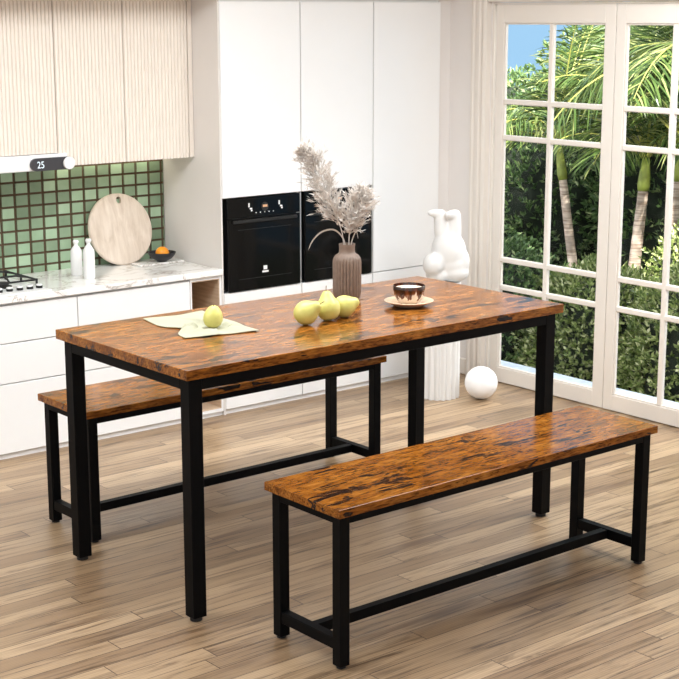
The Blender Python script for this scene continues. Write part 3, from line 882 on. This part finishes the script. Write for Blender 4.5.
# pampas plume: px->m 1/292 around vase; (u px from 345, v px above 300)
PM = 1 / 289.
def pp(uu, vv, df=0): return vpnt((uu - 346) * PM, (298.5 - vv) * PM, df)
def ribbon(bm, pts, w, nrm):
    pts = [Vector(p) for p in pts]; L = []; n = len(pts)
    prev = None
    for i, p in enumerate(pts):
        d = (pts[min(i + 1, n - 1)] - pts[max(i - 1, 0)]).normalized(); s = d.cross(nrm)
        if s.length < 1e-4: s = d.orthogonal()
        s.normalize(); ww = w * (math.sin(PI * min(1, (i + .35) / (n - .3))) ** .6) * .5
        if i == n - 1: cur = [bm.verts.new(p)]
        else: cur = [bm.verts.new(p - s * ww), bm.verts.new(p + s * ww)]
        if prev:
            if len(cur) == 2: bm.faces.new((prev[0], prev[1], cur[1], cur[0]))
            else: bm.faces.new((prev[0], prev[1], cur[0]))
        prev = cur
def plume(name, axis, width, nb, label, blen=.05):
    t = root(name, axis[0], label, 'dried grass', 'dried pampas plumes in the vase')
    cm = catmull(axis, 10); n = len(cm)
    obj('stem', tube(B(), cm, [.0022 * (1 - .7 * i / n) for i in range(n)], 6), M['pampas'], t, smooth=True)
    bm = B(); s0 = .30
    for k in range(nb):
        a = s0 + (1 - s0) * (k + random.random()) / nb
        i = min(n - 2, int(a * (n - 1))); base = cm[i].lerp(cm[i + 1], a * (n - 1) - i)
        d = (cm[i + 1] - cm[i]).normalized()
        ph = random.uniform(0, 2 * PI); o1 = d.orthogonal().normalized(); o2 = d.cross(o1)
        out = o1 * math.cos(ph) + o2 * math.sin(ph)
        tt = (a - s0) / (1 - s0); env = .25 + .75 * math.sin(PI * min(1, .30 + .66 * tt)) ** 1.0
        L = width * env * random.uniform(.55, 1.15)
        dirv = (d * random.uniform(.5, 1.1) + out * random.uniform(.5, 1.0)).normalized()
        sag = Vector((0, 0, -1)) * L * random.uniform(.0, .35)
        pts = [base, base + dirv * L * .35 + sag * .1, base + dirv * L * .7 + sag * .4, base + dirv * L + sag]
        tube(bm, pts, [.0008, .0007, .0005, .0002], 3)
        # spikelets along each branch
        for q in range(8):
            f_ = random.uniform(.25, 1); ii = min(2, int(f_ * 3)); b0 = pts[ii].lerp(pts[ii + 1], f_ * 3 - ii)
            dv = (dirv + Vector((random.uniform(-1, 1), random.uniform(-1, 1), random.uniform(-.6, .9))) * .75).normalized()
            l2 = random.uniform(.012, .027)
            nv = Vector((random.uniform(-1, 1), random.uniform(-1, 1), random.uniform(-1, 1))).normalized()
            ribbon(bm, [b0, b0 + dv * l2 * .5 + Vector((0, 0, .0015)), b0 + dv * l2], .0034, nv)
    obj('plume', bm, M['pampas'], t)
    return t
plume('pampas_grass', [pp(344, 256), pp(341, 232), pp(334, 213, .01), pp(325, 190, .01), pp(313, 164, 0), pp(304, 151, -.01)], .080, 330, 'tall dried pampas plume leaning left out of the ribbed vase')
plume('pampas_grass', [pp(348, 256), pp(348, 238), pp(350, 222, -.01), pp(356, 205, -.02), pp(362, 192, -.02)], .082, 250, 'shorter dried pampas plume leaning right out of the ribbed vase')
bm = B(); ribbon(bm, catmull([pp(345, 256), pp(343, 240), pp(334, 229, -.02), pp(322, 230, -.03), pp(313, 238, -.03), pp(308, 248, -.03)], 5), .006, FWD + Vector((0, 0, .3)))
ribbon(bm, catmull([pp(348, 256), pp(351, 240), pp(355, 231, -.01), pp(357, 238, -.02)], 5), .004, FWD)
for v in list(bm.verts): pass
bmesh.ops.solidify(bm, geom=bm.faces[:], thickness=.0007)
o = obj('dried_leaf', bm, M['pampas']); tag(o, 'long thin dried blade arching left out of the ribbed vase', 'dried leaf')

# ------------------------------------------------------------------ column, sculpture, globe
KX, KY = 4.594, 4.845
nf = 18
def rc(a, r_, z): return 1 - .11 * (math.sin(nf * a / 2) ** 2) ** 1.5
o = obj('fluted_plinth', lathe(B(), [(0, 0.0005), (.092, .0005), (.092, .006), (.092, .527), (.0915, .531), (0, .531)], (KX, KY, 0), nf * 10, rc), M['plaster'], smooth=True, angle=40)
tag(o, 'white fluted round plinth standing by the glass door casing', 'plinth')

# sculpture: white figure doing a headstand on the plinth
def ell(bm, c, rad, rot=None):
    b2 = B(); bmesh.ops.create_icosphere(b2, subdivisions=4, radius=1)
    bmesh.ops.scale(b2, vec=rad, verts=b2.verts)
    if rot is not None: bmesh.ops.rotate(b2, verts=b2.verts, matrix=rot)
    bmesh.ops.translate(b2, verts=b2.verts, vec=c); merge(bm, b2)
SM = 1 / 217.
SB = Vector((KX, KY, .5315))
def sp_(uu, vv, df=0): return SB + RGT * ((uu - 441.5) * SM) + Vector((0, 0, (281.5 - vv) * SM)) + FWD * df
Rv = Matrix((RGT, FWD, Vector((0, 0, 1)))).transposed()
bm = B()
def E_(uu, vv, df, ru, rf_, rv, tilt=0):
    ell(bm, sp_(uu, vv, df), (ru * SM, rf_ * SM, rv * SM), Rv @ Matrix.Rotation(tilt, 3, 'Y'))
E_(449, 252, .0, 17, 16, 21, -.12)       # belly
E_(452, 264, .0, 17, 15, 13, 0)          # chest
E_(455, 272, -.01, 14, 13, 9.5, 0)       # head low, on plinth
E_(433.5, 263, -.05, 10.5, 10, 11.5, .1)  # left round limb
E_(438, 274, -.03, 12, 9, 6.5, 0)        # left hand base
E_(463, 263, -.02, 6, 7, 13, .1)         # right arm
def limb(ps, rr):
    c = catmull(ps, 6); n = len(c) - 1
    for i, p in enumerate(c):
        q = i / n * (len(rr) - 1); k = min(len(rr) - 2, int(q)); rad = rr[k] + (rr[k + 1] - rr[k]) * (q - k)
        ell(bm, p, (rad * SM,) * 3)
limb([sp_(443, 240, 0), sp_(441, 230, 0), sp_(440, 220, 0), sp_(439, 216, 0)], [7.2, 6.8, 6.0, 5.0])
limb([sp_(441, 215.5, 0), sp_(435, 214.5, -.01), sp_(430.5, 214, -.015)], [5.0, 4.2, 3.2])
limb([sp_(453, 240, 0), sp_(454, 230, 0), sp_(454.5, 220, 0), sp_(455, 216.5, 0)], [7.6, 7.0, 6.0, 5.2])
limb([sp_(455, 216, 0), sp_(450, 215.5, -.02), sp_(447.5, 215.5, -.03)], [5.2, 4.4, 3.6])
o = obj('figure_sculpture', bm, M['plaster'], smooth=True, loc=SB)
tag(o, 'smooth white upside-down figure sculpture with feet up on the fluted plinth', 'sculpture')
md = o.modifiers.new('blend', 'REMESH'); md.mode = 'VOXEL'; md.voxel_size = .0045; md.use_smooth_shade = True
md = o.modifiers.new('soft', 'SMOOTH'); md.iterations = 22; md.factor = .6

bm = B(); bmesh.ops.create_uvsphere(bm, u_segments=48, v_segments=32, radius=.0745); bmesh.ops.translate(bm, verts=bm.verts, vec=(4.706, 4.688, .0750))
o = obj('decorative_globe', bm, M['sphere'], smooth=True, loc=(4.706, 4.688, .0750)); tag(o, 'plain white ball on the floor between plinth and glass door', 'ball')

# ------------------------------------------------------------------ garden
XO = XW + .045
o = obj('patio', boxbm(XO + .001, 5.45, 1.5, 9.0, -.16, -.035, bev=.004), M['patio']); o['kind'] = 'structure'
o = obj('garden_ground', boxbm(5.451, 22, -1, 24, -.62, -.50), M['soil']); o['kind'] = 'structure'

def leaf_at(bm, p, d, nrm, L, W):
    s = d.cross(nrm); s = s.normalized() if s.length > 1e-4 else d.orthogonal().normalized()
    n2 = s.cross(d)
    a = bm.verts.new(p); b = bm.verts.new(p + d * L * .5 + s * W * .5 + n2 * L * .06); c = bm.verts.new(p + d * L); e = bm.verts.new(p + d * L * .5 - s * W * .5 + n2 * L * .06)
    bm.faces.new((a, b, c)); bm.faces.new((a, c, e))
def shrub(name, cx, cy, z0, rx, ry, h, n, mat, label, cat, group, L=.034, W=.016, clump=True):
    t = root(name, (cx, cy, z0), label, cat, group)
    def surf(th, ph):
        d = Vector((math.cos(th) * math.cos(ph), math.sin(th) * math.cos(ph), math.sin(ph)))
        k = 1 + .16 * mnoise.noise(d * 2.6 + Vector((cx, cy, 0))) + .10 * mnoise.noise(d * 6 + Vector((cy, cx, 3)))
        return Vector((cx + rx * d.x * k, cy + ry * d.y * k, z0 + h * (.5 + .5 * d.z * k))), d
    bm = B(); bmesh.ops.create_icosphere(bm, subdivisions=4, radius=1)
    for v in bm.verts:
        th = math.atan2(v.co.y, v.co.x); ph = math.asin(max(-1, min(1, v.co.z)))
        p, d = surf(th, ph); c_ = Vector((cx, cy, z0 + h / 2)); v.co = c_ + (p - c_) * .86
        v.co.z = max(v.co.z, z0 + .001)
    obj('shade_core', bm, M['leaf_core'], t, smooth=True)  # solid core, coloured dark for the shade among the leaves
    bm = B(); cnt = 0
    while cnt < n:
        th = random.uniform(0, 2 * PI); ph = math.asin(random.uniform(-.9, 1))
        p, d = surf(th, ph)
        # leaves only where they can be seen from the house side or above
        if d.x > .55 and d.z < .3: continue
        c_ = Vector((cx, cy, z0 + h / 2)); p = c_ + (p - c_) * random.uniform(.84, 1.05)
        if p.z < z0 + .01: continue
        tip = (d + Vector((0, 0, .5)) + Vector((random.uniform(-1, 1), random.uniform(-1, 1), random.uniform(-1, 1))) * .5).normalized()
        for q in range(5):
            dv = (tip + Vector((random.uniform(-1, 1), random.uniform(-1, 1), random.uniform(-1, 1))) * .75).normalized()
            nv = (Vector((random.uniform(-1, 1), random.uniform(-1, 1), random.uniform(-.2, 1.4)))).normalized()
            leaf_at(bm, p + tip * random.uniform(-.01, .02), dv, nv, L * random.uniform(.7, 1.2), W * random.uniform(.8, 1.2)); cnt += 1
    obj('foliage', bm, M[mat], t)
    return t
G1 = 'light green shrubs along the patio edge'
shrub('shrub', 6.15, 4.52, -.5, .42, .42, .98, 17000, 'leaf_light', 'light green glossy shrub behind the right door leaf, closest to the door gap', 'shrub', G1)
shrub('shrub', 6.15, 5.22, -.5, .42, .40, .90, 17000, 'leaf_light', 'light green glossy shrub seen right of the table corner through the left door leaf', 'shrub', G1)
shrub('shrub', 6.15, 3.78, -.5, .40, .40, 1.0, 9000, 'leaf_light', 'light green glossy shrub cut off by the right edge of the photo', 'shrub', G1)
shrub('shrub', 6.95, 5.05, -.5, .42, .45, 1.10, 11000, 'leaf_light', 'light green shrub in the second row behind the door stiles', 'shrub', G1)
shrub('shrub', 5.95, 6.02, -.5, .48, .52, 1.05, 12000, 'leaf_dark', 'dark low bush seen under the table top through the left door leaf', 'shrub', 'dark bushes behind the patio', .036, .015)
G2 = 'dark bushes forming the tall hedge behind the palms'
for (hx, hy, rx, ry, hh, lab) in ((8.5, 8.9, .85, .85, 1.55, 'dark hedge bush furthest left through the left door leaf'),
                                 (8.6, 7.6, .85, .85, 1.5, 'dark hedge bush behind the leaning palm trunk'),
                                 (8.6, 6.35, .85, .85, 1.9, 'dark hedge bush behind the middle palm, right door leaf'),
                                 (8.4, 5.1, .8, .8, 2.0, 'dark hedge bush at the right edge behind the last palm')):
    shrub('hedge_bush', hx, hy, -.5, rx, ry, hh, 15000, 'leaf_dark', lab, 'bush', G2, .055, .018)
for (hx, hy, rx, ry, hh, lab) in ((10.2, 10.4, 1.6, 1.3, 1.7, 'distant dark tree mass low behind the hedge, left'),
                                 (10.6, 8.3, 1.5, 1.2, 2.45, 'distant dark tree mass behind the palm crowns'),
                                 (10.6, 6.3, 1.4, 1.3, 2.9, 'distant dark tree mass at the right behind the fronds')):
    shrub('distant_tree', hx, hy, -.5, rx, ry, hh, 14000, 'leaf_dark', lab, 'tree', 'dark trees in the garden distance', .07, .022)

def frond(name, base, az, elev, length, droop, lw, par, nl=30, leafL=.30, sag=.6):
    """arching rachis with long drooping leaflets"""
    pts = []; d = Vector((math.cos(az) * math.cos(elev), math.sin(az) * math.cos(elev), math.sin(elev))); p = Vector(base)
    n = 14
    for i in range(n + 1):
        pts.append(p.copy()); p = p + d * length / n; d = (d + Vector((0, 0, -droop / n)) * (.4 + 1.4 * i / n)).normalized()
    bm = B(); tube(bm, pts, [.0085 * (1 - .85 * i / n) + .001 for i in range(n + 1)], 5)
    for f_ in bm.faces: f_.material_index = 1
    side_prev = Vector((-math.sin(az), math.cos(az), 0))
    for k in range(nl):
        a = .16 + .84 * (k + random.random() * .5) / nl
        x_ = a * n; i = min(n - 1, int(x_)); b0 = pts[i].lerp(pts[i + 1], x_ - i); dd = (pts[i + 1] - pts[i]).normalized()
        s = side_prev
        upn = s.cross(dd).normalized()
        for sg in (-1, 1):
            L = leafL * (math.sin(PI * min(1, a * .8 + .18)) ** .6) * random.uniform(.8, 1.15)
            dv = (dd * random.uniform(.5, .9) + s * sg * random.uniform(.6, 1) + upn * random.uniform(-.1, .45)).normalized()
            q0 = b0; seg = []
            for j in range(5):
                seg.append(q0.copy()); q0 = q0 + dv * L / 4; dv = (dv + Vector((0, 0, -sag * random.uniform(.25, .5)))).normalized()
            ribbon(bm, seg, lw * random.uniform(.7, 1.2), (upn + Vector((random.uniform(-.4, .4), random.uniform(-.4, .4), 0))))
    return obj(name, bm, [M['frond'], M['rachis']], par)

def palm(trunk_pts, shaft_top, rr, fr, label, leafL=.30, lw=.0095, nl=42):
    t = root('palm_tree', trunk_pts[0], label, 'palm tree', 'young palms in the garden')
    c = catmull(trunk_pts, 6); n = len(c)
    radii = [rr * (1.15 - .3 * i / n) * (1 + .05 * (i % 2)) for i in range(n)]
    obj('trunk', tube(B(), c, radii, 14), M['trunk'], t, smooth=True)
    a = Vector(trunk_pts[-1]); b = Vector(shaft_top)
    obj('crownshaft', tube(B(), [a, a.lerp(b, .15), a.lerp(b, .5), b], [rr * .98, rr * 1.12, rr * .95, rr * .55], 14), M['shaft'], t, smooth=True)
    for (az, el, L, dr) in fr:
        frond('frond', b - (b - a) * .12, math.radians(az), math.radians(el), L, dr, lw, t, nl, leafL)
    return t
def ring_fronds(n, el0, el1, L, dr, ph=0):
    return [(360 * i / n + ph + random.uniform(-12, 12), random.uniform(el0, el1), L * random.uniform(.85, 1.15), dr * random.uniform(.8, 1.2)) for i in range(n)]
palm([(7.5, 6.48, -.5), (7.5, 6.58, -.16), (7.5, 6.66, .2), (7.5, 6.72, .50), (7.5, 6.745, .63)], (7.5, 6.80, .90), .030,
     [(100, 30, .6, 1.6), (140, 25, .62, 1.5), (175, 40, .62, 1.5), (155, 55, .5, 1.6), (215, 62, .75, 1.4), (250, 60, .85, 1.3), (285, 40, .9, 1.4), (320, 40, .95, 1.4), (350, 50, .9, 1.4), (30, 40, .8, 1.5), (65, 50, .7, 1.5), (235, 72, .95, 1.1), (300, 70, 1.0, 1.1), (335, 78, 1.0, 1.0), (20, 70, .9, 1.1)], 'leaning palm with pale trunk seen through the left door leaf', .34)
palm([(7.5, 6.10, -.5), (7.5, 6.12, 0), (7.5, 6.105, .25), (7.5, 6.08, .50), (7.5, 6.07, .62)], (7.5, 6.055, .84), .036,
     ring_fronds(9, 30, 60, .66, 1.6, 0) + ring_fronds(7, 60, 88, .85, 1.2, 30), 'upright palm centred in the right door leaf', .36)
palm([(7.5, 5.86, -.5), (7.5, 5.84, 0), (7.5, 5.83, .33), (7.5, 5.81, .70)], (7.5, 5.80, .98), .038,
     ring_fronds(8, 30, 60, .95, 1.5, 15) + ring_fronds(7, 60, 88, 1.0, 1.2, 40), 'palm at the right edge half hidden by the door muntin', .36)
palm([(7.15, 5.20, -.5), (7.15, 5.22, .4), (7.15, 5.24, 1.15)], (7.15, 5.25, 1.5), .042,
     ring_fronds(10, 5, 50, 1.05, 1.5, 5) + ring_fronds(6, 60, 88, .8, 1.2, 40), 'tall palm whose trunk is outside the photo, fronds hang into the top right pane', .42, .012, 44)
palm([(8.7, 7.0, -.5), (8.7, 7.02, .3), (8.7, 7.0, .95)], (8.7, 7.0, 1.2), .04,
     ring_fronds(7, 20, 60, .8, 1.6, 5) + ring_fronds(3, 60, 88, .7, 1.2, 40), 'farther palm behind the leaning one, in the upper left panes', .36, .011)

# ------------------------------------------------------------------ light
w = bpy.data.worlds.new('sky'); sc.world = w; w.use_nodes = True
nt = w.node_tree; bg = nt.nodes['Background']
tcn = nt.nodes.new('ShaderNodeTexCoord'); sx = nt.nodes.new('ShaderNodeSeparateXYZ'); nt.links.new(tcn.outputs['Generated'], sx.inputs[0])
mr = nt.nodes.new('ShaderNodeMapRange'); nt.links.new(sx.outputs[0], mr.inputs[0])
mr.inputs[1].default_value = -.15; mr.inputs[2].default_value = .35
mxn = nt.nodes.new('ShaderNodeMix'); mxn.data_type = 'RGBA'; nt.links.new(mr.outputs[0], mxn.inputs[0])
mxn.inputs[6].default_value = (.95, .96, 1.0, 1); mxn.inputs[7].default_value = (.26, .45, .64, 1)
nt.links.new(mxn.outputs[2], bg.inputs[0]); bg.inputs[1].default_value = 1.35
sd = bpy.data.lights.new('sun', 'SUN'); sd.energy = 14; sd.angle = math.radians(1.5); sd.color = (1, .95, .85)
so = bpy.data.objects.new('sun', sd); C.objects.link(so)
so.rotation_euler = Vector((.42, .66, -.62)).to_track_quat('-Z', 'Y').to_euler()

sd = bpy.data.lights.new('door_fill_sun', 'SUN'); sd.energy = 6; sd.angle = math.radians(50); sd.color = (1, .98, .95)  # second wide sun, added to brighten the floor inside the doors
so = bpy.data.objects.new('door_fill_sun', sd); C.objects.link(so)
so.rotation_euler = Vector((-.80, .12, -.58)).to_track_quat('-Z', 'Y').to_euler()

vs = sc.view_settings
sc.display_settings.display_device = 'sRGB'
vs.view_transform = 'Standard'; vs.look = 'None'; vs.gamma = 1; vs.use_curve_mapping = False; vs.exposure = .12
